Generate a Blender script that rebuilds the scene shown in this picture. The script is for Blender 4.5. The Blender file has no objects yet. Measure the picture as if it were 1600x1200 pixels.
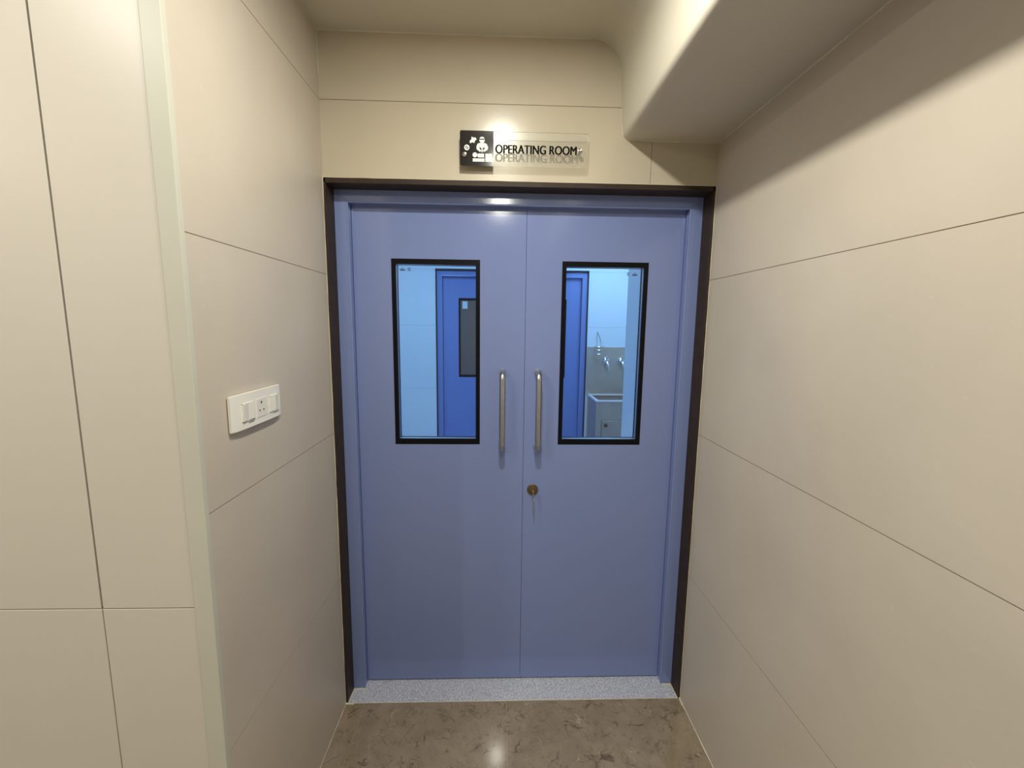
import bpy, bmesh, math, random
from mathutils import Matrix, Vector
random.seed(7)
S = bpy.context.scene
COL = S.collection

# ------------------------------------------------------------------ camera
cam_d = bpy.data.cameras.new('camera')
cam_d.sensor_width = 36.0
cam_d.lens = 670.634 / 1600 * 36
cam_d.clip_start = 0.02
cam = bpy.data.objects.new('camera', cam_d)
COL.objects.link(cam)
r_ = Vector((0.99944447, -0.03114844, 0.01185404))
u_ = Vector((-0.00759661, 0.13340499, 0.99103249))
f_ = Vector((0.0324505, 0.990572, -0.13309426))
cam.matrix_world = Matrix(((r_.x, u_.x, -f_.x, 0.634554),
                           (r_.y, u_.y, -f_.y, -1.644753),
                           (r_.z, u_.z, -f_.z, 1.595373),
                           (0, 0, 0, 1)))
S.camera = cam

# ------------------------------------------------------------------ world, exposure
w = bpy.data.worlds.new('world')
S.world = w
w.use_nodes = True
w.node_tree.nodes['Background'].inputs[0].default_value = (0.02, 0.02, 0.02, 1)
w.node_tree.nodes['Background'].inputs[1].default_value = 0.2
S.view_settings.view_transform = 'Standard'
S.view_settings.look = 'None'
S.view_settings.gamma = 1
S.view_settings.use_curve_mapping = False
S.view_settings.exposure = 0.14

# ------------------------------------------------------------------ area lights (the lamps' own positions; the last two downlights are added fill)
CEIL = 2.598
WARM = (1.0, 0.978, 0.855)
COOL = (0.32, 0.585, 1.0)
def disc_light(name, loc, power, size, col):
    l = bpy.data.lights.new(name, 'AREA')
    l.shape = 'DISK'; l.size = size; l.energy = power; l.color = col
    o = bpy.data.objects.new(name, l); COL.objects.link(o); o.location = loc
    return o
DOWN = [(0.64, -0.84, 16, 'round recessed ceiling downlight above the corridor, nearest the operating room door'),
        (-0.52, -1.37, 10, 'round recessed ceiling downlight above the pale panelled wall left of the alcove'),
        (0.645, -1.82, 11, 'round recessed ceiling downlight behind the viewer, in line with the door'),
        (-1.20, -2.85, 17, 'added unseen fill lamp, shaped as a ceiling downlight, behind the viewer, off to the left'),  # fill lamp added to light the panelled hall wall more evenly
        (-2.10, -1.80, 14, 'added unseen fill lamp, shaped as a ceiling downlight, farthest to the left of the viewer')]  # another added fill lamp, brightens the hall panels from farther off
for x, y, pw, _ in DOWN:
    disc_light('downlight_or_fill_lamp', (x, y, CEIL - 0.012), pw, 0.085, WARM)
PANEL = [(0.0, 1.20, 18), (1.60, 1.68, 13.5)]
for x, y, pw in PANEL:
    l = disc_light('panel_lamp', (x, y, CEIL - 0.014), pw, 0.56, COOL)
    l.data.shape = 'SQUARE'

# ------------------------------------------------------------------ materials
def mat(name, col, rough=0.5, metal=0.0, spec=0.5):
    m = bpy.data.materials.new(name); m.use_nodes = True
    b = m.node_tree.nodes['Principled BSDF']
    b.inputs['Base Color'].default_value = (*col, 1)
    b.inputs['Roughness'].default_value = rough
    b.inputs['Metallic'].default_value = metal
    b.inputs['Specular IOR Level'].default_value = spec
    return m
def nodes(m):
    return m.node_tree.nodes, m.node_tree.links, m.node_tree.nodes['Principled BSDF']
def mottled(name, c1, c2, scale, rough, bump=0.0, detail=6, metal=0.0, spec=0.5, rvar=0.0, fine=None):
    m = mat(name, c1, rough, metal, spec)
    N, L, b = nodes(m)
    tc = N.new('ShaderNodeTexCoord')
    n = N.new('ShaderNodeTexNoise'); n.inputs['Scale'].default_value = scale; n.inputs['Detail'].default_value = detail
    L.new(tc.outputs['Object'], n.inputs['Vector'])
    cr = N.new('ShaderNodeValToRGB')
    cr.color_ramp.elements[0].position = 0.3; cr.color_ramp.elements[1].position = 0.7
    cr.color_ramp.elements[0].color = (*c1, 1); cr.color_ramp.elements[1].color = (*c2, 1)
    L.new(n.outputs['Fac'], cr.inputs['Fac'])
    out = cr.outputs['Color']
    if fine:
        v = N.new('ShaderNodeTexNoise'); v.inputs['Scale'].default_value = fine[0]; v.inputs['Detail'].default_value = 3
        L.new(tc.outputs['Object'], v.inputs['Vector'])
        c2r = N.new('ShaderNodeValToRGB')
        c2r.color_ramp.elements[0].position = fine[2]; c2r.color_ramp.elements[0].color = (0, 0, 0, 1)
        c2r.color_ramp.elements[1].position = fine[2] + 0.06; c2r.color_ramp.elements[1].color = (1, 1, 1, 1)
        L.new(v.outputs['Fac'], c2r.inputs['Fac'])
        mx = N.new('ShaderNodeMix'); mx.data_type = 'RGBA'
        mm = N.new('ShaderNodeMath'); mm.operation = 'MULTIPLY'; mm.inputs[1].default_value = fine[3]
        L.new(c2r.outputs['Color'], mm.inputs[0]); L.new(mm.outputs[0], mx.inputs[0])
        L.new(out, mx.inputs[6]); mx.inputs[7].default_value = (*fine[1], 1)
        out = mx.outputs[2]
    L.new(out, b.inputs['Base Color'])
    if rvar:
        mr = N.new('ShaderNodeMapRange')
        mr.inputs['To Min'].default_value = rough - rvar; mr.inputs['To Max'].default_value = rough + rvar
        L.new(n.outputs['Fac'], mr.inputs['Value']); L.new(mr.outputs[0], b.inputs['Roughness'])
    if bump:
        n2 = N.new('ShaderNodeTexNoise'); n2.inputs['Scale'].default_value = 60; n2.inputs['Detail'].default_value = 4
        L.new(tc.outputs['Object'], n2.inputs['Vector'])
        bp = N.new('ShaderNodeBump'); bp.inputs['Strength'].default_value = bump; bp.inputs['Distance'].default_value = 0.002
        L.new(n2.outputs['Fac'], bp.inputs['Height']); L.new(bp.outputs['Normal'], b.inputs['Normal'])
    return m
M = {}
M['tile'] = mottled('beige_matt_tile', (0.50, 0.445, 0.375), (0.55, 0.49, 0.415), 3.0, 0.42, 0.04, rvar=0.03,
                    fine=(40, (0.60, 0.55, 0.45), 0.68, 0.25))
M['tile_end'] = mottled('beige_satin_tile', (0.50, 0.445, 0.345), (0.54, 0.48, 0.38), 3.0, 0.22, 0.03, spec=0.42)
M['grout'] = mat('brown_grout', (0.15, 0.105, 0.065), 0.9)
M['panel'] = mottled('greyish_beige_laminate', (0.575, 0.53, 0.475), (0.60, 0.555, 0.50), 2.0, 0.42, 0.02)
M['groove'] = mat('dark_groove', (0.10, 0.075, 0.05), 0.9)
M['corner'] = mottled('pale_corner_strip', (0.51, 0.505, 0.44), (0.54, 0.535, 0.465), 4.0, 0.45)
M['plaster'] = mottled('painted_plaster', (0.60, 0.56, 0.47), (0.62, 0.58, 0.49), 2.0, 0.75, 0.05)
M['white_plaster'] = mottled('white_wall_paint', (0.72, 0.76, 0.76), (0.76, 0.79, 0.79), 1.5, 0.5)
M['caulk'] = mottled('cream_caulk', (0.62, 0.57, 0.44), (0.70, 0.66, 0.54), 40, 0.7)
M['blue'] = mottled('blue_door_paint', (0.192, 0.25, 0.50), (0.202, 0.262, 0.52), 1.2, 0.14, 0.03, spec=0.55)
M['brown'] = mottled('dark_brown_lining', (0.030, 0.018, 0.013), (0.045, 0.028, 0.020), 25, 0.55, 0.05, spec=0.25)
M['black'] = mat('black_glass_border', (0.004, 0.004, 0.005), 0.35, 0, 0.15)
M['gap_dark'] = mat('gap_black', (0.01, 0.01, 0.012), 0.8)  # near-black for the strips that darken door gaps
M['alu'] = mottled('brushed_aluminium_spacer', (0.62, 0.62, 0.64), (0.7, 0.7, 0.72), 30, 0.35, metal=0.8)
M['steel'] = mottled('brushed_steel_handle', (0.47, 0.50, 0.52), (0.55, 0.57, 0.60), 80, 0.30, metal=1.0)
M['sink'] = mottled('brushed_sink_steel', (0.60, 0.455, 0.35), (0.68, 0.52, 0.40), 14, 0.40, metal=0.6)
M['rim'] = mat('bright_folded_steel', (0.9, 0.88, 0.84), 0.3, 0.3)
M['chrome'] = mat('chrome', (0.85, 0.85, 0.85), 0.08, 1.0)
M['brass'] = mottled('aged_brass', (0.19, 0.135, 0.075), (0.28, 0.20, 0.11), 120, 0.30, metal=0.9)
M['key'] = mat('nickel_key', (0.42, 0.40, 0.30), 0.35, 0.8)
M['white'] = mat('white_plastic', (0.80, 0.78, 0.72), 0.35)
M['rocker'] = mat('white_rocker_plastic', (0.74, 0.72, 0.66), 0.3)
M['socket_hole'] = mat('socket_hole_black', (0.02, 0.02, 0.02), 0.7)
M['grey_mark'] = mat('grey_indicator', (0.30, 0.29, 0.26), 0.5)
M['ink'] = mat('black_ink', (0.006, 0.006, 0.006), 0.9, 0, 0.05)
M['panel_black'] = mat('black_glossy_print', (0.018, 0.015, 0.015), 0.12)
M['white_ink'] = mat('white_ink', (0.82, 0.82, 0.80), 0.5)
M['etch'] = mat('etched_mark', (0.05, 0.08, 0.14), 0.6)
M['darkglass'] = mat('dark_filmed_glass', (0.19, 0.125, 0.095), 0.12)
M['paper'] = mat('pale_paper', (0.62, 0.70, 0.70), 0.7)

# thin clear pane: transparent with a mirror coat that follows Fresnel
def pane(name, tint, ior=1.5, frost=0.0, rough=0.02):
    m = bpy.data.materials.new(name); m.use_nodes = True
    N, L = m.node_tree.nodes, m.node_tree.links
    N.remove(N['Principled BSDF'])
    tr = N.new('ShaderNodeBsdfTransparent'); tr.inputs[0].default_value = (*tint, 1)
    gl = N.new('ShaderNodeBsdfGlossy'); gl.inputs['Roughness'].default_value = rough
    fr = N.new('ShaderNodeFresnel'); fr.inputs['IOR'].default_value = ior
    mx = N.new('ShaderNodeMixShader')
    L.new(fr.outputs[0], mx.inputs[0]); L.new(gl.outputs[0], mx.inputs[2])
    if frost:
        df = N.new('ShaderNodeBsdfDiffuse'); df.inputs[0].default_value = (0.62, 0.60, 0.54, 1)
        m2 = N.new('ShaderNodeMixShader'); m2.inputs[0].default_value = frost
        L.new(tr.outputs[0], m2.inputs[1]); L.new(df.outputs[0], m2.inputs[2]); L.new(m2.outputs[0], mx.inputs[1])
    else:
        L.new(tr.outputs[0], mx.inputs[1])
    L.new(mx.outputs[0], N['Material Output'].inputs[0])
    return m
M['glass'] = pane('clear_window_glass', (0.93, 0.97, 0.98), 1.35)
M['acrylic'] = pane('clear_acrylic', (0.95, 0.95, 0.93), 1.25, 0.12, 0.3)

def glow(name, col, strength):
    m = bpy.data.materials.new(name); m.use_nodes = True
    N, L, b = nodes(m)
    b.inputs['Base Color'].default_value = (0.8, 0.8, 0.8, 1)
    b.inputs['Emission Color'].default_value = (*col, 1)
    b.inputs['Emission Strength'].default_value = strength
    return m
M['lens'] = glow('lit_downlight_lens', WARM, 12)
M['diffuser'] = glow('lit_panel_diffuser', COOL, 3)

# polished brown marble
def marble():
    m = mat('polished_brown_marble', (0.2, 0.15, 0.1), 0.06, 0, 0.85)
    N, L, b = nodes(m)
    tc = N.new('ShaderNodeTexCoord')
    base = N.new('ShaderNodeTexNoise'); base.inputs['Scale'].default_value = 9; base.inputs['Roughness'].default_value = 0.68; base.inputs['Detail'].default_value = 8
    base.inputs['Distortion'].default_value = 0.6
    L.new(tc.outputs['Object'], base.inputs['Vector'])
    cr = N.new('ShaderNodeValToRGB')
    cr.color_ramp.elements[0].position = 0.32; cr.color_ramp.elements[0].color = (0.23, 0.18, 0.125, 1)
    cr.color_ramp.elements[1].position = 0.68; cr.color_ramp.elements[1].color = (0.32, 0.255, 0.185, 1)
    L.new(base.outputs['Fac'], cr.inputs['Fac'])
    def vein(scale, width, seed, dist):
        mp = N.new('ShaderNodeMapping'); mp.inputs['Location'].default_value = (seed, seed * 1.7, 0)
        L.new(tc.outputs['Object'], mp.inputs['Vector'])
        n = N.new('ShaderNodeTexNoise'); n.inputs['Scale'].default_value = scale; n.inputs['Detail'].default_value = 5
        n.inputs['Distortion'].default_value = dist
        L.new(mp.outputs[0], n.inputs['Vector'])
        s = N.new('ShaderNodeMath'); s.operation = 'SUBTRACT'; s.inputs[1].default_value = 0.5
        L.new(n.outputs['Fac'], s.inputs[0])
        a = N.new('ShaderNodeMath'); a.operation = 'ABSOLUTE'; L.new(s.outputs[0], a.inputs[0])
        r = N.new('ShaderNodeMapRange'); r.inputs['From Min'].default_value = 0; r.inputs['From Max'].default_value = width * 1.5; r.clamp = True
        r.inputs['To Min'].default_value = 1; r.inputs['To Max'].default_value = 0
        L.new(a.outputs[0], r.inputs['Value'])
        # break the vein up so that it comes and goes
        k = N.new('ShaderNodeTexNoise'); k.inputs['Scale'].default_value = scale * 1.3; k.inputs['Detail'].default_value = 2
        L.new(mp.outputs[0], k.inputs['Vector'])
        kr = N.new('ShaderNodeMapRange'); kr.inputs['From Min'].default_value = 0.5; kr.inputs['From Max'].default_value = 0.62
        L.new(k.outputs['Fac'], kr.inputs['Value'])
        mu = N.new('ShaderNodeMath'); mu.operation = 'MULTIPLY'
        L.new(r.outputs[0], mu.inputs[0]); L.new(kr.outputs[0], mu.inputs[1])
        return mu.outputs[0]
    def mixc(a, fac, col, amt):
        mm = N.new('ShaderNodeMath'); mm.operation = 'MULTIPLY'; mm.inputs[1].default_value = amt
        L.new(fac, mm.inputs[0])
        mx = N.new('ShaderNodeMix'); mx.data_type = 'RGBA'
        L.new(mm.outputs[0], mx.inputs[0]); L.new(a, mx.inputs[6]); mx.inputs[7].default_value = (*col, 1)
        return mx.outputs[2]
    c = mixc(cr.outputs['Color'], vein(6, 0.014, 3.1, 1.2), (0.075, 0.052, 0.03), 0.9)
    c = mixc(c, vein(11, 0.016, 8.4, 1.5), (0.09, 0.065, 0.04), 0.85)
    c = mixc(c, vein(6.5, 0.006, 14.2, 0.8), (0.55, 0.47, 0.36), 0.55)
    c = mixc(c, vein(19, 0.03, 21.0, 2.0), (0.12, 0.09, 0.055), 0.5)
    L.new(c, b.inputs['Base Color'])
    return m
M['marble'] = marble()
M['floor_joint'] = mat('pale_floor_joint', (0.36, 0.29, 0.21), 0.7)

def granite():
    m = mat('blue_grey_granite', (0.4, 0.42, 0.5), 0.4)
    N, L, b = nodes(m)
    tc = N.new('ShaderNodeTexCoord')
    n = N.new('ShaderNodeTexNoise'); n.inputs['Scale'].default_value = 260; n.inputs['Detail'].default_value = 3
    L.new(tc.outputs['Object'], n.inputs['Vector'])
    cr = N.new('ShaderNodeValToRGB')
    e = cr.color_ramp.elements
    e[0].position = 0.36; e[0].color = (0.27, 0.295, 0.38, 1)
    e[1].position = 0.64; e[1].color = (0.78, 0.79, 0.84, 1)
    x = e.new(0.50); x.color = (0.48, 0.505, 0.62, 1)
    L.new(n.outputs['Fac'], cr.inputs['Fac']); L.new(cr.outputs['Color'], b.inputs['Base Color'])
    return m
M['granite'] = granite()

# ------------------------------------------------------------------ mesh helpers
def box(bm, x0, x1, y0, y1, z0, z1, bevel=0.0, mi=0, seg=2):
    vs = [bm.verts.new((x, y, z)) for x in (x0, x1) for y in (y0, y1) for z in (z0, z1)]
    idx = [(0, 1, 3, 2), (4, 6, 7, 5), (0, 4, 5, 1), (2, 3, 7, 6), (0, 2, 6, 4), (1, 5, 7, 3)]
    fs = [bm.faces.new([vs[i] for i in f]) for f in idx]
    for f in fs: f.material_index = mi
    if bevel:
        es = list({e for f in fs for e in f.edges})
        r = bmesh.ops.bevel(bm, geom=es, offset=bevel, segments=seg, affect='EDGES', profile=0.5)
        for f in r['faces']: f.material_index = mi
def ring(bm, o, i, y0, y1, mi=0):
    """rectangular ring in the xz plane; o, i = (x0, x1, z0, z1)"""
    def rect(r, y): return [bm.verts.new(p) for p in ((r[0], y, r[2]), (r[1], y, r[2]), (r[1], y, r[3]), (r[0], y, r[3]))]
    of, inf, ob, ib = rect(o, y0), rect(i, y0), rect(o, y1), rect(i, y1)
    for k in range(4):
        n = (k + 1) % 4
        for q in ((of[k], of[n], inf[n], inf[k]), (ob[n], ob[k], ib[k], ib[n]), (of[n], of[k], ob[k], ob[n]), (inf[k], inf[n], ib[n], ib[k])):
            bm.faces.new(q).material_index = mi
def prism(bm, pts, axis, a, b, mi=0):
    """extrude a polygon; pts 2-D in the plane normal to axis"""
    def P(p, t):
        return {'x': (t, p[0], p[1]), 'y': (p[0], t, p[1]), 'z': (p[0], p[1], t)}[axis]
    A = [bm.verts.new(P(p, a)) for p in pts]; B = [bm.verts.new(P(p, b)) for p in pts]
    fs = [bm.faces.new(A), bm.faces.new(B[::-1])]
    n = len(pts)
    for k in range(n): fs.append(bm.faces.new((A[(k + 1) % n], A[k], B[k], B[(k + 1) % n])))
    for f in fs: f.material_index = mi
def tube(bm, path, r, seg=12, cap=True, mi=0):
    path = [Vector(p) for p in path]
    rr = r if isinstance(r, (list, tuple)) else [r] * len(path)
    rings = []
    nrm = None
    for k, p in enumerate(path):
        t = (path[min(k + 1, len(path) - 1)] - path[max(k - 1, 0)]).normalized()
        if nrm is None:
            nrm = t.orthogonal().normalized()
        nrm = (nrm - t * nrm.dot(t)).normalized()
        bi = t.cross(nrm)
        rings.append([bm.verts.new(p + (nrm * math.cos(2 * math.pi * s / seg) + bi * math.sin(2 * math.pi * s / seg)) * rr[k]) for s in range(seg)])
    for k in range(len(path) - 1):
        for s in range(seg):
            bm.faces.new((rings[k][s], rings[k][(s + 1) % seg], rings[k + 1][(s + 1) % seg], rings[k + 1][s])).material_index = mi
    if cap:
        bm.faces.new(rings[0][::-1]).material_index = mi; bm.faces.new(rings[-1]).material_index = mi
def lathe_y(bm, cx, cz, prof, seg=32, mi=0):
    """prof: list of (radius, y)"""
    rings = []
    for r, y in prof:
        if r < 1e-6: rings.append([bm.verts.new((cx, y, cz))])
        else: rings.append([bm.verts.new((cx + r * math.cos(2 * math.pi * s / seg), y, cz + r * math.sin(2 * math.pi * s / seg))) for s in range(seg)])
    for a, b in zip(rings, rings[1:]):
        for s in range(seg):
            n = (s + 1) % seg
            if len(a) == 1 and len(b) > 1: bm.faces.new((a[0], b[n], b[s]))
            elif len(b) == 1 and len(a) > 1: bm.faces.new((a[s], a[n], b[0]))
            elif len(a) > 1: bm.faces.new((a[s], a[n], b[n], b[s]))
def obj(name, bm, mats, parent=None, base=(0, 0, 0), smooth=False, kind=None, label=None):
    bmesh.ops.recalc_face_normals(bm, faces=bm.faces)
    for v in bm.verts: v.co -= Vector(base)
    me = bpy.data.meshes.new(name); bm.to_mesh(me); bm.free()
    for m in (mats if isinstance(mats, (list, tuple)) else [mats]): me.materials.append(m)
    if smooth:
        me.shade_smooth(); me.set_sharp_from_angle(angle=math.radians(38))
    o = bpy.data.objects.new(name, me); COL.objects.link(o)
    if parent: o.parent = parent
    else: o.location = base
    if kind: o['kind'] = kind
    if label: o['label'] = label
    return o
def empty(name, base, kind=None, label=None, cat=None, group=None):
    o = bpy.data.objects.new(name, None); COL.objects.link(o); o.location = base
    o.empty_display_size = 0.1
    if kind: o['kind'] = kind
    if label: o['label'] = label
    if cat: o['category'] = cat
    if group: o['group'] = group
    return o
def struct(name, bm, mats, smooth=False, label=None):
    return obj(name, bm, mats, smooth=smooth, kind='structure', label=label)

W = 1.4344
JZ = [0.577, 1.177, 1.777, 2.377]
G = 0.0010     # half joint

# ------------------------------------------------------------------ floor
bm = bmesh.new()
box(bm, -3.0, W + 0.16, -3.7, 0.0, -0.06, -0.001, mi=1)
xs = [-3.0 + 0.08 % 0.6 - 0.52] 
xj = [0.08 + 0.6 * k + 0.0 for k in range(-6, 4)]
xj = [x for x in xj if -3.0 < x < W + 0.16]
xe = [-3.0] + xj + [W + 0.16]
ye = [-3.7, -3.0, -1.8, -0.6, 0.0]
for a, b in zip(xe, xe[1:]):
    for c, d in zip(ye, ye[1:]):
        box(bm, a + 0.0008, b - 0.0008, c + 0.0008, d - 0.0008, -0.01, 0.0)
struct('floor', bm, [M['marble'], M['floor_joint']])
bm = bmesh.new()
box(bm, -1.3, 2.45, 0.16, 2.75, -0.06, 0.0)
struct('floor', bm, [M['granite']])

# threshold of speckled granite under the doors
bm = bmesh.new()
box(bm, 0.0, W, 0.0, 0.16, -0.02, 0.003, bevel=0.001)
struct('trim_1', bm, M['granite'], label='speckled blue-grey granite threshold under the blue double door')

# ------------------------------------------------------------------ side walls and end wall
def tiled_x(x_face, sgn, y0, y1, zs, ys=()):
    """wall in a plane x = const. sgn +1: visible face looks to +x"""
    bm = bmesh.new()
    xb = x_face - sgn * 0.012
    box(bm, min(xb, xb - sgn * 0.14), max(xb, xb - sgn * 0.14), y0, y1, 0.0, CEIL, mi=1)
    box(bm, min(xb, x_face - sgn * 0.0005), max(xb, x_face - sgn * 0.0005), y0, y1, 0.0, CEIL, mi=1)
    yy = [y0] + list(ys) + [y1]
    for a, b in zip(yy, yy[1:]):
        for c, d in zip(zs, zs[1:]):
            box(bm, min(x_face, xb), max(x_face, xb), a + (G if a != y0 else 0), b - (G if b != y1 else 0),
                c + (G if c else 0), d - (G if d != zs[-1] else 0))
    return bm
ZS = [0.0] + JZ + [CEIL]
struct('wall_left', tiled_x(0.0, 1, -0.726, 0.0, ZS), [M['tile'], M['grout']])
struct('wall_right', tiled_x(W, -1, -3.7, 0.0, ZS, (-2.9, -1.7)), [M['tile'], M['grout']])

bm = bmesh.new()     # end wall: header over the door, side blocks
box(bm, 0.0, W, 0.012, 0.165, 2.117, CEIL, mi=1)
box(bm, 0.0, W, 0.0012, 0.013, 2.117, CEIL, mi=1)
box(bm, -1.3, 0.0, 0.001, 0.165, 0.0, CEIL, mi=2)
box(bm, W, 2.0, 0.001, 0.165, 0.0, CEIL, mi=2)
XJ = 1.187
for x0, x1 in ((0, XJ - 0.0008), (XJ + 0.0008, W)):
    box(bm, x0, x1, 0.0, 0.012, 2.117, JZ[3] - G)
box(bm, 0, W, 0.0, 0.012, JZ[3] + G, CEIL)
struct('wall_far', bm, [M['tile_end'], M['grout'], M['white_plaster']])

# front-left panelled wall facing the viewer
bm = bmesh.new()
YF = -0.738
XL = -0.040
box(bm, -3.0, XL, YF + 0.012, YF + 0.15, 0.0, CEIL, mi=1)
box(bm, XL - 0.3, XL, YF + 0.005, YF + 0.02, 0.0, CEIL, mi=1)
px = [-3.0, -2.24, -1.24, -0.241, XL]
for i, (a, b) in enumerate(zip(px, px[1:])):
    for c, d in ((0.0, 0.962), (0.962, CEIL)):
        g = 0.0021 if c else 0.0011
        box(bm, a + g, b - (g if i < 3 else 0), YF, YF + 0.014, c + (0.0012 if c else 0), d - 0.0012 if d < 2 else d, bevel=0.0006, seg=1)
struct('wall_hall', bm, [M['panel'], M['groove']])
# corner strip
bm = bmesh.new()
box(bm, XL, 0.0005, YF - 0.001, YF + 0.013, 0.0, CEIL, bevel=0.0009, seg=1)
struct('trim_2', bm, M['corner'], label='pale vertical strip covering the outer corner of the left walls')

# unseen remainder of the corridor
bm = bmesh.new(); box(bm, -3.0, W + 0.16, -3.8, -3.7, 0.0, CEIL); struct('wall_near', bm, M['panel'])
bm = bmesh.new(); box(bm, -3.1, -3.0, -3.8, -0.58, 0.0, CEIL); struct('wall_hall_side', bm, M['panel'])

# ------------------------------------------------------------------ ceiling with dropped beam along the right wall
def arc(cx, cz, r, a0, a1, n):
    return [(cx + r * math.cos(math.radians(a0 + (a1 - a0) * k / n)), cz + r * math.sin(math.radians(a0 + (a1 - a0) * k / n))) for k in range(n + 1)]
BZ = 2.267
prof = [(-3.0, CEIL)] + arc(0.955, 2.488, 0.110, 90, 0, 12) + [(1.072, 2.34)] + arc(1.104, 2.293, 0.026, 185, 270, 8) + [(W + 0.01, BZ), (W + 0.01, 2.75), (-3.0, 2.75)]
bm = bmesh.new()
prism(bm, prof, 'y', -3.7, 0.0)
struct('ceiling', bm, M['plaster'], smooth=True)
bm = bmesh.new(); box(bm, -1.3, 2.45, 0.0, 2.75, CEIL, 2.75); struct('ceiling', bm, M['white_plaster'])

# ------------------------------------------------------------------ brown lining of the door opening
bm = bmesh.new()
box(bm, 0.0, 0.009, -0.0015, 0.16, 0.003, 2.117, bevel=0.001, seg=1)
box(bm, W - 0.009, W, -0.0015, 0.16, 0.003, 2.117, bevel=0.001, seg=1)
box(bm, 0.0, W, -0.0015, 0.16, 2.099, 2.117, bevel=0.001, seg=1)
struct('trim_3', bm, M['brown'], label='dark brown lining around the blue double door')

# caulk lines in the corners
bm = bmesh.new()
def caulk(a, b, r=0.0018, n=16, jit=0.0004):
    a, b = Vector(a), Vector(b)
    pts = [a.lerp(b, k / n) + Vector([random.uniform(-jit, jit) for _ in range(3)]) for k in range(n + 1)]
    tube(bm, pts, [r * random.uniform(0.75, 1.25) for _ in pts], seg=6)
caulk((0.0, 0.0, 2.46), (0.0, 0.0, CEIL), 0.0022)
caulk((0.0, 0.0, CEIL), (0.95, 0.0, CEIL), 0.0018)
caulk((0.0, 0.0, CEIL), (0.0, -0.72, CEIL), 0.0016)
caulk((1.070, 0.0, 2.37), (1.079, 0.0, 2.285), 0.0028, jit=0.001)
caulk((1.079, 0.0, 2.285), (1.104, 0.0, BZ), 0.0026, 6)
caulk((1.104, 0.0, BZ), (W, 0.0, BZ), 0.0018)
caulk((W, 0.0, BZ), (W, -3.0, BZ), 0.0028, 60)
caulk((0.0, -0.001, 0.0), (0.0, -0.001, 2.12), 0.0017, 50)
caulk((W, -0.001, 0.0), (W, -0.001, 2.12), 0.0015, 50)
caulk((0.0, -0.001, 2.118), (W, -0.001, 2.118), 0.0010, 30)
caulk((W, 0.0, 0.0), (W, -1.2, 0.0), 0.0026, 30)
caulk((0.0, 0.0, 0.0), (0.0, -0.7, 0.0), 0.0016, 30)
caulk((0.0, 0.001, 0.002), (W, 0.001, 0.002), 0.0014, 30)
caulk((0.0, -0.004, 0.004), (0.035, -0.003, 0.002), 0.004, 5, 0.001)
caulk((W, 0.01, 0.004), (W - 0.004, -0.04, 0.002), 0.004, 5, 0.001)
caulk((0.009, 0.0, 0.003), (0.012, 0.073, 0.003), 0.0028, 6)
caulk((0.012, 0.073, 0.003), (0.062, 0.072, 0.003), 0.0028, 6)
caulk((W - 0.010, 0.0, 0.003), (W - 0.012, 0.073, 0.003), 0.0022, 6)
caulk((W - 0.05, 0.070, 0.004), (W - 0.012, 0.070, 0.004), 0.0045, 6)
struct('trim_4', bm, M['caulk'], smooth=True, label='cream caulk lines in the corners of walls, beam and door lining')

# ------------------------------------------------------------------ blue double doors
def mitred_frame(bm, x0, x1, z1, wd, y0, y1, z0=0.003):
    """two jambs and a head with mitred corners"""
    L_ = [(x0, z0), (x0 + wd, z0), (x0 + wd, z1 - wd), (x0, z1)]
    R_ = [(x1 - wd, z0), (x1, z0), (x1, z1), (x1 - wd, z1 - wd)]
    H_ = [(x0, z1), (x0 + wd, z1 - wd), (x1 - wd, z1 - wd), (x1, z1)]
    for pts in (L_, R_, H_):
        b2 = bmesh.new()
        prism(b2, pts, 'y', y0, y1)
        bmesh.ops.bevel(b2, geom=[e for e in b2.edges], offset=0.0012, segments=1, affect='EDGES')
        # wider round on the inner front arris
        me = bpy.data.meshes.new('tmp'); b2.to_mesh(me); b2.free(); bm.from_mesh(me); bpy.data.meshes.remove(me)

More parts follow.
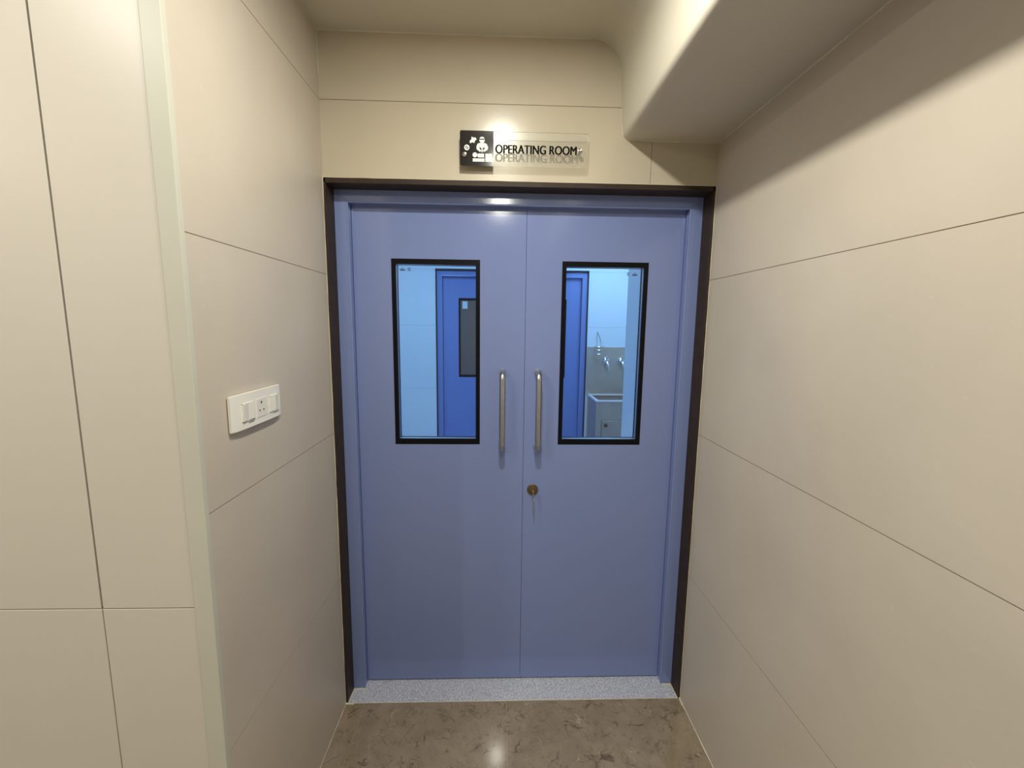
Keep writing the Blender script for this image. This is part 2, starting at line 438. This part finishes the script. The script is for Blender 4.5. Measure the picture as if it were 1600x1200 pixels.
def double_door(idx, ox, oy, handles, label):
    """face of wall at y = oy, opening from ox to ox + 1.434"""
    root = empty('door_%d' % idx, (ox, oy, 0), kind='structure', label=label)
    base = (ox, oy, 0)
    X0, X1 = ox + 0.009, ox + W - 0.007
    bm = bmesh.new(); mitred_frame(bm, X0, X1, 2.104, 0.049, oy + 0.075, oy + 0.160)
    # rounded inner bead, as on pressed steel
    for xx in (X0 + 0.0475, X1 - 0.0475):
        tube(bm, [(xx, oy + 0.0785, 0.004), (xx, oy + 0.0785, 2.056)], 0.0042, 10)
    tube(bm, [(X0 + 0.0475, oy + 0.0785, 2.0565), (X1 - 0.0475, oy + 0.0785, 2.0565)], 0.0042, 10)
    obj('door_frame', bm, M['blue'], root, base)
    yf, yb = oy + 0.115, oy + 0.157
    seam = ox + 0.7432
    leaves = [(ox + 0.0600, seam - 0.0007, (0.2090, 0.5590)), (seam + 0.0007, ox + W - 0.0580, (0.8890, 1.2370))]
    for k, (a, b, (wa, wb)) in enumerate(leaves):
        wa += ox; wb += ox
        z0, z1, wz0, wz1 = 0.010, 2.056, 1.103, 1.855
        bm = bmesh.new()
        ring(bm, (a, b, z0, z1), (wa, wb, wz0, wz1), yf, yb)
        if k == 0:
            box(bm, b - 0.002, b + 0.03, yb, yb + 0.004, z0, z1)  # unseen strip added behind the seam to stop rear-room light leaking through
        leaf = obj('door_leaf', bm, M['blue'], root, base)
        bm = bmesh.new()
        box(bm, a + 0.002, b - 0.001, yf + 0.012, yb - 0.005, 0.0035, 0.011)  # added dark strip, keeps rear-room light out of the bottom gap
        obj('bottom_light_stop', bm, M['gap_dark'], leaf, base, label='dark strip added to block light through the gap under the leaf')
        bw = 0.0165
        bm = bmesh.new()
        ring(bm, (wa - 0.0005, wb + 0.0005, wz0 - 0.0005, wz1 + 0.0005), (wa + bw, wb - bw, wz0 + 0.022, wz1 - 0.020), yf - 0.0012, yf + 0.004)
        ring(bm, (wa, wb, wz0, wz1), (wa + bw, wb - bw, wz0 + 0.022, wz1 - 0.020), yb - 0.016, yb + 0.001)
        obj('window_frame', bm, M['black'], leaf, base, label='black border of the vision panel')
        if handles:
            bm = bmesh.new()
            i1, i2 = (wa + bw, wb - bw, wz0 + 0.022, wz1 - 0.020), (wa + bw, wb - bw, wz0 + 0.022, wz1 - 0.020)
            ring(bm, (wa + bw - 0.008, wb - bw + 0.008, wz0 + 0.014, wz1 - 0.012), i1, yf + 0.010, yb - 0.018)
            obj('spacer_bar', bm, M['alu'], leaf, base, label='silver spacer inside the glazing')
            bm = bmesh.new()
            box(bm, wa + 0.004, wb - 0.004, yf + 0.004, yf + 0.0045, wz0 + 0.004, wz1 - 0.004)
            obj('glass_pane', bm, M['glass'], leaf, base)
            # maker's mark etched in the upper outer corner
            cx = wa + 0.043 if k == 0 else wb - 0.053
            cz = 1.8165 if k == 0 else 1.811
            bm = bmesh.new()
            y0, y1 = yf + 0.0034, yf + 0.0039
            prism(bm, [(cx - 0.012, cz - 0.002), (cx - 0.009, cz - 0.007), (cx + 0.009, cz - 0.007), (cx + 0.012, cz - 0.002)], 'y', y0, y1)
            prism(bm, [(cx - 0.001, cz - 0.001), (cx + 0.003, cz - 0.001), (cx + 0.0015, cz + 0.007)], 'y', y0, y1)
            prism(bm, [(cx - 0.008, cz - 0.001), (cx - 0.0015, cz - 0.001), (cx - 0.0015, cz + 0.004)], 'y', y0, y1)
            sx = cx + 0.026 if k == 0 else cx - 0.026
            for q in range(3):
                box(bm, sx - 0.006, sx + (0.006 if q != 1 else 0.003), y0, y1, cz - 0.007 + q * 0.0045, cz - 0.0045 + q * 0.0045)
            obj('glass_mark', bm, M['etch'], leaf, base, label='small dark etched mark of a boat and lines')
            # D pull handle
            hx = ox + (0.6525 if k == 0 else 0.7985)
            ht, hb, hy = 1.408, 1.094, yf - 0.059
            bm = bmesh.new()
            path = [(hx, yf, ht)]
            for q in range(0, 9):
                t = math.radians(q * 11.25)
                path.append((hx, hy + 0.026 - 0.026 * math.sin(t), ht - 0.026 + 0.026 * math.cos(t)))
            for q in range(0, 9):
                t = math.radians(q * 11.25)
                path.append((hx, hy + 0.026 - 0.026 * math.cos(t), hb + 0.026 - 0.026 * math.sin(t)))
            path.append((hx, yf, hb))
            tube(bm, path, 0.0120, 20)
            for zc in (ht, hb):
                lathe_y(bm, hx, zc, [(0.0, yf - 0.003), (0.0150, yf - 0.003), (0.0150, yf)], 24)
            obj('handle', bm, M['steel'], leaf, base, smooth=True, label='brushed steel bow pull handle')
            if k == 1:
                lx, lz = ox + 0.7855, 0.9035
                bm = bmesh.new()
                lathe_y(bm, lx, lz, [(0.0235, yf), (0.0235, yf - 0.004), (0.021, yf - 0.007), (0.012, yf - 0.008), (0.0115, yf - 0.012), (0.0, yf - 0.0125)], 36)
                obj('lock_cylinder', bm, M['brass'], leaf, base, smooth=True, label='round aged brass lock cylinder')
        else:
            bm = bmesh.new()
            box(bm, wa + 0.004, wb - 0.004, yf + 0.004, yf + 0.009, wz0 + 0.004, wz1 - 0.004)
            obj('glass_pane', bm, M['darkglass'], leaf, base, label='opaque dark grey glass')
            bm = bmesh.new()
            hx = ox + (0.6525 if k == 0 else 0.7985)
            tube(bm, [(hx, yf, 1.40), (hx, yf - 0.05, 1.38), (hx, yf - 0.052, 1.25), (hx, yf - 0.05, 1.12), (hx, yf, 1.10)], 0.0098, 12)
            obj('handle', bm, M['steel'], leaf, base, smooth=True, label='brushed steel bow pull handle')
    return root
double_door(1, 0.0, 0.0, True, 'lavender blue steel double door with two narrow windows, straight ahead')

# key standing in the lock, its bow hanging downwards
KB = (0.7855, 0.1025, 0.9035)
kroot = empty('key', KB, label='small metal key hanging from the round brass lock of the right door leaf', cat='key')
bm = bmesh.new()
tube(bm, [(0.7855, 0.1025, 0.9035), (0.7855, 0.085, 0.9035)], 0.0042, 10)
box(bm, 0.7840, 0.7870, 0.070, 0.086, 0.8900, 0.9120, bevel=0.0006, seg=1)
obj('key_bow', bm, M['key'], kroot, KB)
bm = bmesh.new()
pts = [(0.786 + 0.0085 * math.sin(2 * math.pi * k / 18) * 0.75, 0.078 + 0.0015 * math.cos(2 * math.pi * k / 18), 0.8845 + 0.0085 * math.cos(2 * math.pi * k / 18)) for k in range(19)]
tube(bm, pts, 0.0010, 6, cap=False)
obj('key_ring', bm, M['key'], kroot, KB, smooth=True, label='thin split ring')
bm = bmesh.new()
prism(bm, [(0.073, 0.877), (0.083, 0.877), (0.086, 0.866), (0.081, 0.855), (0.0805, 0.826), (0.078, 0.822), (0.0755, 0.826), (0.075, 0.855), (0.070, 0.866)], 'x', 0.7860, 0.7905)
obj('spare_key', bm, M['key'], kroot, KB, label='second key seen edge-on')

# ------------------------------------------------------------------ sign above the door
SY = -0.034
SB = (0.72, 0.0, 2.2155)
sroot = empty('wall_sign', SB, label='clear acrylic sign with black square and words above the blue double door', cat='sign')
PX0, PX1, PZ0, PZ1 = 0.4945, 0.9455, 2.159, 2.2735
def rrect(x0, x1, z0, z1, r, corners='all', n=5):
    pts = []
    for cx, cz, a0, key in ((x1 - r, z1 - r, 90, 'tr'), (x1 - r, z0 + r, 0, 'br'), (x0 + r, z0 + r, -90, 'bl'), (x0 + r, z1 - r, -180, 'tl')):
        if corners == 'all' or key in corners:
            for k in range(n + 1):
                a = math.radians(a0 - 90 * k / n); pts.append((cx + r * math.cos(a), cz + r * math.sin(a)))
        else:
            pts.append({'tr': (x1, z1), 'br': (x1, z0), 'bl': (x0, z0), 'tl': (x0, z1)}[key])
    return pts
bm = bmesh.new(); prism(bm, rrect(PX0, PX1, PZ0, PZ1, 0.006), 'y', SY, SY + 0.004)
obj('acrylic_plate', bm, M['acrylic'], sroot, SB)
bm = bmesh.new(); prism(bm, rrect(PX0, 0.6120, PZ0, PZ1, 0.006, ('bl', 'tl')), 'y', SY - 0.0012, SY - 0.0002)
bp = obj('pictogram_panel', bm, M['panel_black'], sroot, SB, label='glossy black square')
# pictogram of an operation, drawn in the panel's own unit square
def U(u, v): return (PX0 + 0.1175 * u, PZ1 - 0.1145 * v)
def circ(cu, cv, r, n=22): return [U(cu + r * math.cos(2 * math.pi * k / n), cv + r * math.sin(2 * math.pi * k / n)) for k in range(n)]
bm = bmesh.new()
yA, yB = SY - 0.0016, SY - 0.0011
def poly(pts): prism(bm, pts, 'y', yA, yB)
def pu(*uv): poly([U(*q) for q in uv])
# head: crown and lower face, parted by the head band
def cap_seg(cu, cv, r, a0, a1, n=12): return [U(cu + r * math.cos(math.radians(a0 + (a1 - a0) * k / n)), cv + r * math.sin(math.radians(a0 + (a1 - a0) * k / n))) for k in range(n + 1)]
poly(cap_seg(0.66, 0.25, 0.082, 200, 340)); poly(cap_seg(0.66, 0.262, 0.082, -6, 186))
# torso and bent arms
pu((0.58, 0.345), (0.74, 0.345), (0.80, 0.37), (0.84, 0.46), (0.83, 0.53), (0.72, 0.60), (0.69, 0.56), (0.74, 0.50), (0.73, 0.45), (0.66, 0.52),
   (0.59, 0.45), (0.58, 0.50), (0.63, 0.56), (0.60, 0.60), (0.50, 0.53), (0.49, 0.46), (0.52, 0.37))
pu((0.66, 0.50), (0.69, 0.55), (0.67, 0.61), (0.65, 0.61), (0.63, 0.55))
# hand of a helper and the lamp on the left
pu((0.35, 0.17), (0.40, 0.20), (0.46, 0.19), (0.50, 0.25), (0.45, 0.28), (0.43, 0.35), (0.37, 0.33), (0.30, 0.36), (0.29, 0.30), (0.34, 0.25))
# patient, table
poly(circ(0.445, 0.685, 0.070))
pu((0.54, 0.645), (0.72, 0.645), (0.72, 0.755), (0.54, 0.755), (0.52, 0.72), (0.52, 0.68))
pu((0.38, 0.785), (0.735, 0.785), (0.735, 0.875), (0.38, 0.875))
pu((0.76, 0.645), (0.965, 0.645), (0.965, 0.875), (0.76, 0.875))
# lamp head: ring with a slash
for k in range(16):
    a0, a1 = 2 * math.pi * k / 16, 2 * math.pi * (k + 1) / 16
    pu((0.205 + 0.08 * math.cos(a0), 0.48 + 0.08 * math.sin(a0)), (0.205 + 0.08 * math.cos(a1), 0.48 + 0.08 * math.sin(a1)),
       (0.205 + 0.045 * math.cos(a1), 0.48 + 0.045 * math.sin(a1)), (0.205 + 0.045 * math.cos(a0), 0.48 + 0.045 * math.sin(a0)))
pu((0.17, 0.50), (0.22, 0.44), (0.24, 0.46), (0.19, 0.52))
obj('pictogram', bm, M['white_ink'], bp, SB, label='white pictogram of a surgeon, lamp and patient')
# lettering
cu = bpy.data.curves.new('lettering', 'FONT'); cu.body = 'OPERATING ROOM'; cu.size = 1.0; cu.offset = 0.0; cu.extrude = 0.0
tmp = bpy.data.objects.new('lettering_curve', cu); COL.objects.link(tmp)
bpy.context.view_layer.update()
me = bpy.data.meshes.new_from_object(tmp.evaluated_get(bpy.context.evaluated_depsgraph_get()))
bpy.data.objects.remove(tmp)
bm = bmesh.new(); bm.from_mesh(me); bpy.data.meshes.remove(me)
x0 = min(v.co.x for v in bm.verts); x1 = max(v.co.x for v in bm.verts)
y0 = min(v.co.y for v in bm.verts); y1 = max(v.co.y for v in bm.verts)
for v in bm.verts:
    u, t = (v.co.x - x0) / (x1 - x0), (v.co.y - y0) / (y1 - y0)
    v.co = Vector((0.6195 + 0.2865 * u, SY - 0.0006, 2.2020 + 0.0285 * t))
src = [f for f in bm.faces]
for dx in (-0.0012, -0.0006, 0.0007, 0.0014):
    g = bmesh.ops.duplicate(bm, geom=src)
    vs_ = [e for e in g['geom'] if isinstance(e, bmesh.types.BMVert)]
    bmesh.ops.translate(bm, verts=vs_, vec=(dx, -0.00002 * (1 + dx * 500), 0))
obj('lettering', bm, M['ink'], sroot, SB, label='black capital letters reading OPERATING ROOM')
for sx, sz in ((0.9185, 2.2175), (0.5100, 2.1950)):
    bm = bmesh.new()
    lathe_y(bm, sx, sz, [(0.006, 0.0), (0.006, SY - 0.001), (0.0075, SY - 0.002), (0.0075, SY - 0.006), (0.0, SY - 0.0075)], 24)
    obj('standoff', bm, M['chrome'], sroot, SB, smooth=True)

sroot.rotation_euler.x = math.radians(3.4)

# ------------------------------------------------------------------ switch plate on the left wall
BW = (0.0, -0.5215, 1.379)
wroot = empty('switch_plate', BW, label='white double rocker switch and socket plate on the left tiled wall', cat='switch')
bm = bmesh.new()
# softly bowed face plate
N_ = 14
y0, y1, z0, z1 = -0.638, -0.408, 1.336, 1.4235
cols = []
for k in range(N_ + 1):
    t = k / N_; yy = y0 + (y1 - y0) * t
    bow = 0.0035 * (1 - (2 * t - 1) ** 4)
    cols.append((yy, 0.0085 + bow))
pts = [(0.003, y0)] + [(x, y) for y, x in cols] + [(0.003, y1)]
A = [bm.verts.new((x, y, z0)) for x, y in pts]; B = [bm.verts.new((x, y, z1)) for x, y in pts]
n = len(pts)
bm.faces.new(A); bm.faces.new(B[::-1])
for k in range(n): bm.faces.new((A[(k + 1) % n], A[k], B[k], B[(k + 1) % n]))
bmesh.ops.bevel(bm, geom=[e for e in bm.edges if abs(e.verts[0].co.z - e.verts[1].co.z) < 1e-6], offset=0.0012, segments=2, affect='EDGES')
obj('face_plate', bm, M['white'], wroot, BW)
bm = bmesh.new(); box(bm, 0.0, 0.0035, y0 + 0.004, y1 - 0.004, z0 + 0.004, z1 - 0.004)
obj('back_box', bm, M['grey_mark'], wroot, BW, label='dark base behind the plate')
for a, b, ind in ((-0.5950, -0.5490, True), (-0.4710, -0.4260, False)):
    mid = (a + b) / 2
    bm = bmesh.new()
    # rocker tilted about its vertical middle: left part sunk, right part raised
    for s0, s1, xa, xb in (((a, mid, 0.0165, 0.0132), (mid, b, 0.0132, 0.0165)) if ind else ((a, mid, 0.0130, 0.0168), (mid, b, 0.0168, 0.0130))):
        q = [(0.008, s0), (xa, s0), (xb, s1), (0.008, s1)]
        prism(bm, q, 'z', 1.3565, 1.3970)
    rk = obj('rocker', bm, M['rocker'], wroot, BW)
    bm = bmesh.new()
    for fa in ((a - 0.0025, a - 0.0007, 1.354, 1.3995), (b + 0.0007, b + 0.0025, 1.354, 1.3995), (a - 0.0025, b + 0.0025, 1.3978, 1.3995), (a - 0.0025, b + 0.0025, 1.354, 1.3557)):
        box(bm, 0.009, 0.0135, *fa)
    obj('rocker_surround', bm, M['white'], wroot, BW)
    if ind:
        bm = bmesh.new(); box(bm, 0.0125, 0.0138, -0.573, -0.550, 1.3500, 1.3550)
        obj('indicator', bm, M['grey_mark'], wroot, BW, label='small grey indicator under the left rocker')
bm = bmesh.new(); box(bm, 0.010, 0.0130, -0.5360, -0.4860, 1.352, 1.402, bevel=0.0008, seg=1)
sk = obj('socket', bm, M['rocker'], wroot, BW)
bm = bmesh.new()
for hy, hz, hr in ((-0.5130, 1.3905, 0.0032), (-0.5225, 1.3700, 0.0025), (-0.5035, 1.3700, 0.0025)):
    tube(bm, [(0.0122, hy, hz), (0.0133, hy, hz)], hr, 12)
obj('pin_holes', bm, M['socket_hole'], sk, BW, label='three dark pin holes')

# ------------------------------------------------------------------ room behind the doors
YR = 2.45
bm = bmesh.new()
box(bm, -1.3, 0.045, YR + 0.16, YR + 0.3, 0, CEIL, mi=1)
box(bm, 0.045, 1.481, YR + 0.16, YR + 0.3, 0, CEIL, mi=1)
box(bm, 1.481, 2.45, YR + 0.16, YR + 0.3, 0, CEIL, mi=1)
box(bm, -1.3, 0.045, YR + 0.0015, YR + 0.16, 0, CEIL, mi=1)
box(bm, 1.481, 2.45, YR + 0.0015, YR + 0.16, 0, CEIL, mi=1)
box(bm, 0.045, 1.481, YR + 0.0015, YR + 0.16, 2.117, CEIL, mi=1)
zt = [0, 0.4, 1.0, 1.596, 2.108, CEIL]
for (a, b, lo) in ((-1.3, 0.045, 0), (1.481, 2.45, 0), (0.045, 1.481, 4)):
    for c, d in list(zip(zt, zt[1:]))[lo:]:
        if lo: c = 2.118
        box(bm, a, b, YR, YR + 0.003, c + 0.0012, d - 0.0012)
struct('wall_rear', bm, [M['white_plaster'], M['corner']])
bm = bmesh.new(); box(bm, 1.509, 2.45, 0.165, 1.30, 0, CEIL); box(bm, 2.30, 2.45, 1.30, YR, 0, CEIL); struct('wall_rear_right', bm, M['white_plaster'])
bm = bmesh.new(); box(bm, -1.3, -1.15, 0.165, YR, 0, CEIL); struct('wall_rear_left', bm, M['white_plaster'])
bm = bmesh.new()
OX = 0.046
box(bm, OX, OX + 0.009, YR - 0.0015, YR + 0.16, 0.0, 2.117)
box(bm, OX + W - 0.009, OX + W, YR - 0.0015, YR + 0.16, 0.0, 2.117)
box(bm, OX, OX + W, YR - 0.0015, YR + 0.16, 2.105, 2.117)
struct('trim_5', bm, M['brown'], label='dark lining around the rear blue door seen through the glass')
double_door(2, OX, YR - 0.055, False, 'bright blue rear double door seen through the windows of the front door')
# sheet of paper stuck on the rear door's dark glass
bm = bmesh.new(); box(bm, 0.290, 0.338, YR - 0.055 + 0.1182, YR - 0.055 + 0.1190, 1.757, 1.826)
o = obj('paper_notice', bm, M['paper'], base=(0.314, YR + 0.06, 1.757))
o['label'] = 'small pale paper stuck on the dark window of the rear blue door'; o['category'] = 'paper'

# scrub sink
KX0, KX1, KY0, KY1, KZ = 1.505, 2.245, 2.075, YR - 0.002, 0.955
SBK = (1.67, 2.26, 0.0)
sk = empty('scrub_sink', SBK, label='stainless steel scrub sink with cupboard, seen through the right door window', cat='sink')
bm = bmesh.new()
T = 0.02
box(bm, KX0, KX0 + T, KY0, KY1, 0.08, KZ - 0.012)
box(bm, KX1 - T, KX1, KY0, KY1, 0.08, KZ - 0.012)
box(bm, KX0 + T, KX1 - T, KY0, KY0 + T, 0.08, KZ - 0.012)
box(bm, KX0 + T, KX1 - T, KY1 - T, KY1, 0.08, KZ - 0.012)
box(bm, KX0 + T, KX1 - T, KY0 + T, KY1 - T, 0.62, 0.64)
box(bm, KX0 + 0.02, KX1 - 0.02, KY0 + 0.04, KY1, 0.0, 0.08)
obj('basin', bm, M['sink'], sk, SBK)
bm = bmesh.new()
def ringz(bm, o, i, z0, z1):
    def rect(r, z): return [bm.verts.new(p) for p in ((r[0], r[2], z), (r[1], r[2], z), (r[1], r[3], z), (r[0], r[3], z))]
    a, b, c, d = rect(o, z0), rect(i, z0), rect(o, z1), rect(i, z1)
    for k in range(4):
        n = (k + 1) % 4
        for q in ((a[k], a[n], b[n], b[k]), (c[n], c[k], d[k], d[n]), (a[n], a[k], c[k], c[n]), (b[k], b[n], d[n], d[k])): bm.faces.new(q)
ringz(bm, (KX0 - 0.006, KX1, KY0 - 0.006, KY1), (KX0 + 0.026, KX1 - 0.026, KY0 + 0.026, KY1 - 0.03), KZ - 0.014, KZ)
bmesh.ops.bevel(bm, geom=list(bm.edges), offset=0.003, segments=2, affect='EDGES')
obj('rim', bm, M['rim'], sk, SBK, label='bright folded rim')
bm = bmesh.new(); box(bm, KX0 + 0.055, KX1 - 0.06, KY0 - 0.006, KY0, 0.12, 0.775, bevel=0.001, seg=1)
dr = obj('cupboard_door', bm, M['sink'], sk, SBK)
bm = bmesh.new(); lathe_y(bm, KX0 + 0.088, 0.732, [(0.010, KY0 - 0.006), (0.010, KY0 - 0.014), (0.017, KY0 - 0.018), (0.015, KY0 - 0.026), (0, KY0 - 0.028)], 20)
obj('knob', bm, M['brass'], dr, SBK, smooth=True, label='small round brass knob')
bm = bmesh.new()
for q in ((KX0 + 0.051, KX1 - 0.056, 0.7755, 0.7785), (KX0 + 0.051, KX0 + 0.054, 0.12, 0.7785)):
    box(bm, q[0], q[1], KY0 - 0.0008, KY0 + 0.001, q[2], q[3])
obj('door_gap', bm, M['gap_dark'], sk, SBK, label='dark gap around the cupboard door')
bm = bmesh.new(); box(bm, 1.486, KX1, YR - 0.012, YR - 0.001, KZ, 1.409, bevel=0.001, seg=1)
obj('splashback', bm, M['sink'], sk, SBK, label='tall steel splashback against the wall')
for fx in (1.664, 1.812, 2.11):
    fz, fy = 1.278, YR - 0.012
    bm = bmesh.new()
    lathe_y(bm, fx, fz, [(0.034, fy), (0.034, fy - 0.005), (0.030, fy - 0.012), (0.020, fy - 0.016), (0.019, fy - 0.045), (0.0, fy - 0.048)], 28)
    tube(bm, [(fx, fy - 0.030, fz), (fx + 0.006, fy - 0.055, fz - 0.02), (fx + 0.012, fy - 0.065, fz - 0.05), (fx + 0.014, fy - 0.06, fz - 0.085)], [0.014, 0.013, 0.012, 0.010], 14)
    tube(bm, [(fx, fy - 0.040, fz + 0.004), (fx - 0.004, fy - 0.06, fz + 0.03), (fx - 0.006, fy - 0.07, fz + 0.045)], [0.008, 0.007, 0.006], 10)
    obj('tap', bm, M['chrome'], sk, SBK, smooth=True, label='wall-mounted chrome tap')

# wire soap basket hanging on the rear wall
BB = (1.585, YR, 1.33)
br = empty('soap_basket', BB, label='small chrome wire basket hanging over the steel splashback of the sink', cat='basket')
bm = bmesh.new()
bx, by = 1.585, YR - 0.055
for zz, rr in ((1.415, 0.046), (1.385, 0.043), (1.345, 0.040)):
    tube(bm, [(bx + rr * math.cos(2 * math.pi * k / 20), by + 0.8 * rr * math.sin(2 * math.pi * k / 20), zz) for k in range(21)], 0.0022, 6, cap=False)
for k in range(10):
    a = 2 * math.pi * k / 10
    tube(bm, [(bx + 0.046 * math.cos(a), by + 0.8 * 0.046 * math.sin(a), 1.415), (bx + 0.040 * math.cos(a), by + 0.8 * 0.040 * math.sin(a), 1.345)], 0.0016, 6)
obj('wire_cage', bm, M['chrome'], br, BB, smooth=True)
bm = bmesh.new(); box(bm, bx - 0.026, bx + 0.026, by - 0.018, by + 0.018, 1.3435, 1.347, bevel=0.001, seg=1)
obj('tray', bm, M['white'], br, BB, label='pale tray at the bottom')
bm = bmesh.new()
tube(bm, [(bx + 0.028, by + 0.025, 1.415), (bx + 0.030, YR - 0.012, 1.45), (bx + 0.018, YR - 0.004, 1.50), (bx - 0.004, YR - 0.003, 1.545), (bx - 0.007, YR - 0.004, 1.555), (bx - 0.010, YR - 0.004, 1.52), (bx - 0.012, by + 0.03, 1.415)], 0.0022, 6)
obj('hanger', bm, M['key'], br, BB, smooth=True, label='bent wire hook')

# ------------------------------------------------------------------ lamps in the ceilings
def cyl_z(bm, cx, cy, r0, r1, z0, z1, seg=40):
    def rr(r, z): return [bm.verts.new((cx + r * math.cos(2 * math.pi * s / seg), cy + r * math.sin(2 * math.pi * s / seg), z)) for s in range(seg)]
    a, b, c, d = rr(r0, z0), rr(r1, z0), rr(r0, z1), rr(r1, z1)
    for s in range(seg):
        n = (s + 1) % seg
        for q in ((a[s], a[n], b[n], b[s]), (c[n], c[s], d[s], d[n]), (b[s], b[n], d[n], d[s]), (a[n], a[s], c[s], c[n])): bm.faces.new(q)
for x, y, _, lab in DOWN:  # the last two are added fill lamps in downlight form
    t = empty('ceiling_light', (x, y, CEIL), label=lab, cat='light')
    bm = bmesh.new(); cyl_z(bm, x, y, 0.056, 0.070, CEIL - 0.006, CEIL - 0.0002)
    obj('trim_ring', bm, M['white'], t, (x, y, CEIL), smooth=True)
    bm = bmesh.new(); prism(bm, [(x + 0.056 * math.cos(2 * math.pi * s / 40), y + 0.056 * math.sin(2 * math.pi * s / 40)) for s in range(40)], 'z', CEIL - 0.005, CEIL - 0.001)
    obj('lens', bm, M['lens'], t, (x, y, CEIL))
for (x, y, _), lab in zip(PANEL, ('square white ceiling light panel in the rear room, the left one', 'square white ceiling light panel in the rear room, the one nearer the sink')):
    t = empty('ceiling_light', (x, y, CEIL), label=lab, cat='light')
    bm = bmesh.new(); ringz(bm, (x - 0.3, x + 0.3, y - 0.3, y + 0.3), (x - 0.28, x + 0.28, y - 0.28, y + 0.28), CEIL - 0.010, CEIL - 0.0002)
    obj('panel_frame', bm, M['white'], t, (x, y, CEIL))
    bm = bmesh.new(); box(bm, x - 0.28, x + 0.28, y - 0.28, y + 0.28, CEIL - 0.006, CEIL - 0.001)
    obj('diffuser', bm, M['diffuser'], t, (x, y, CEIL))
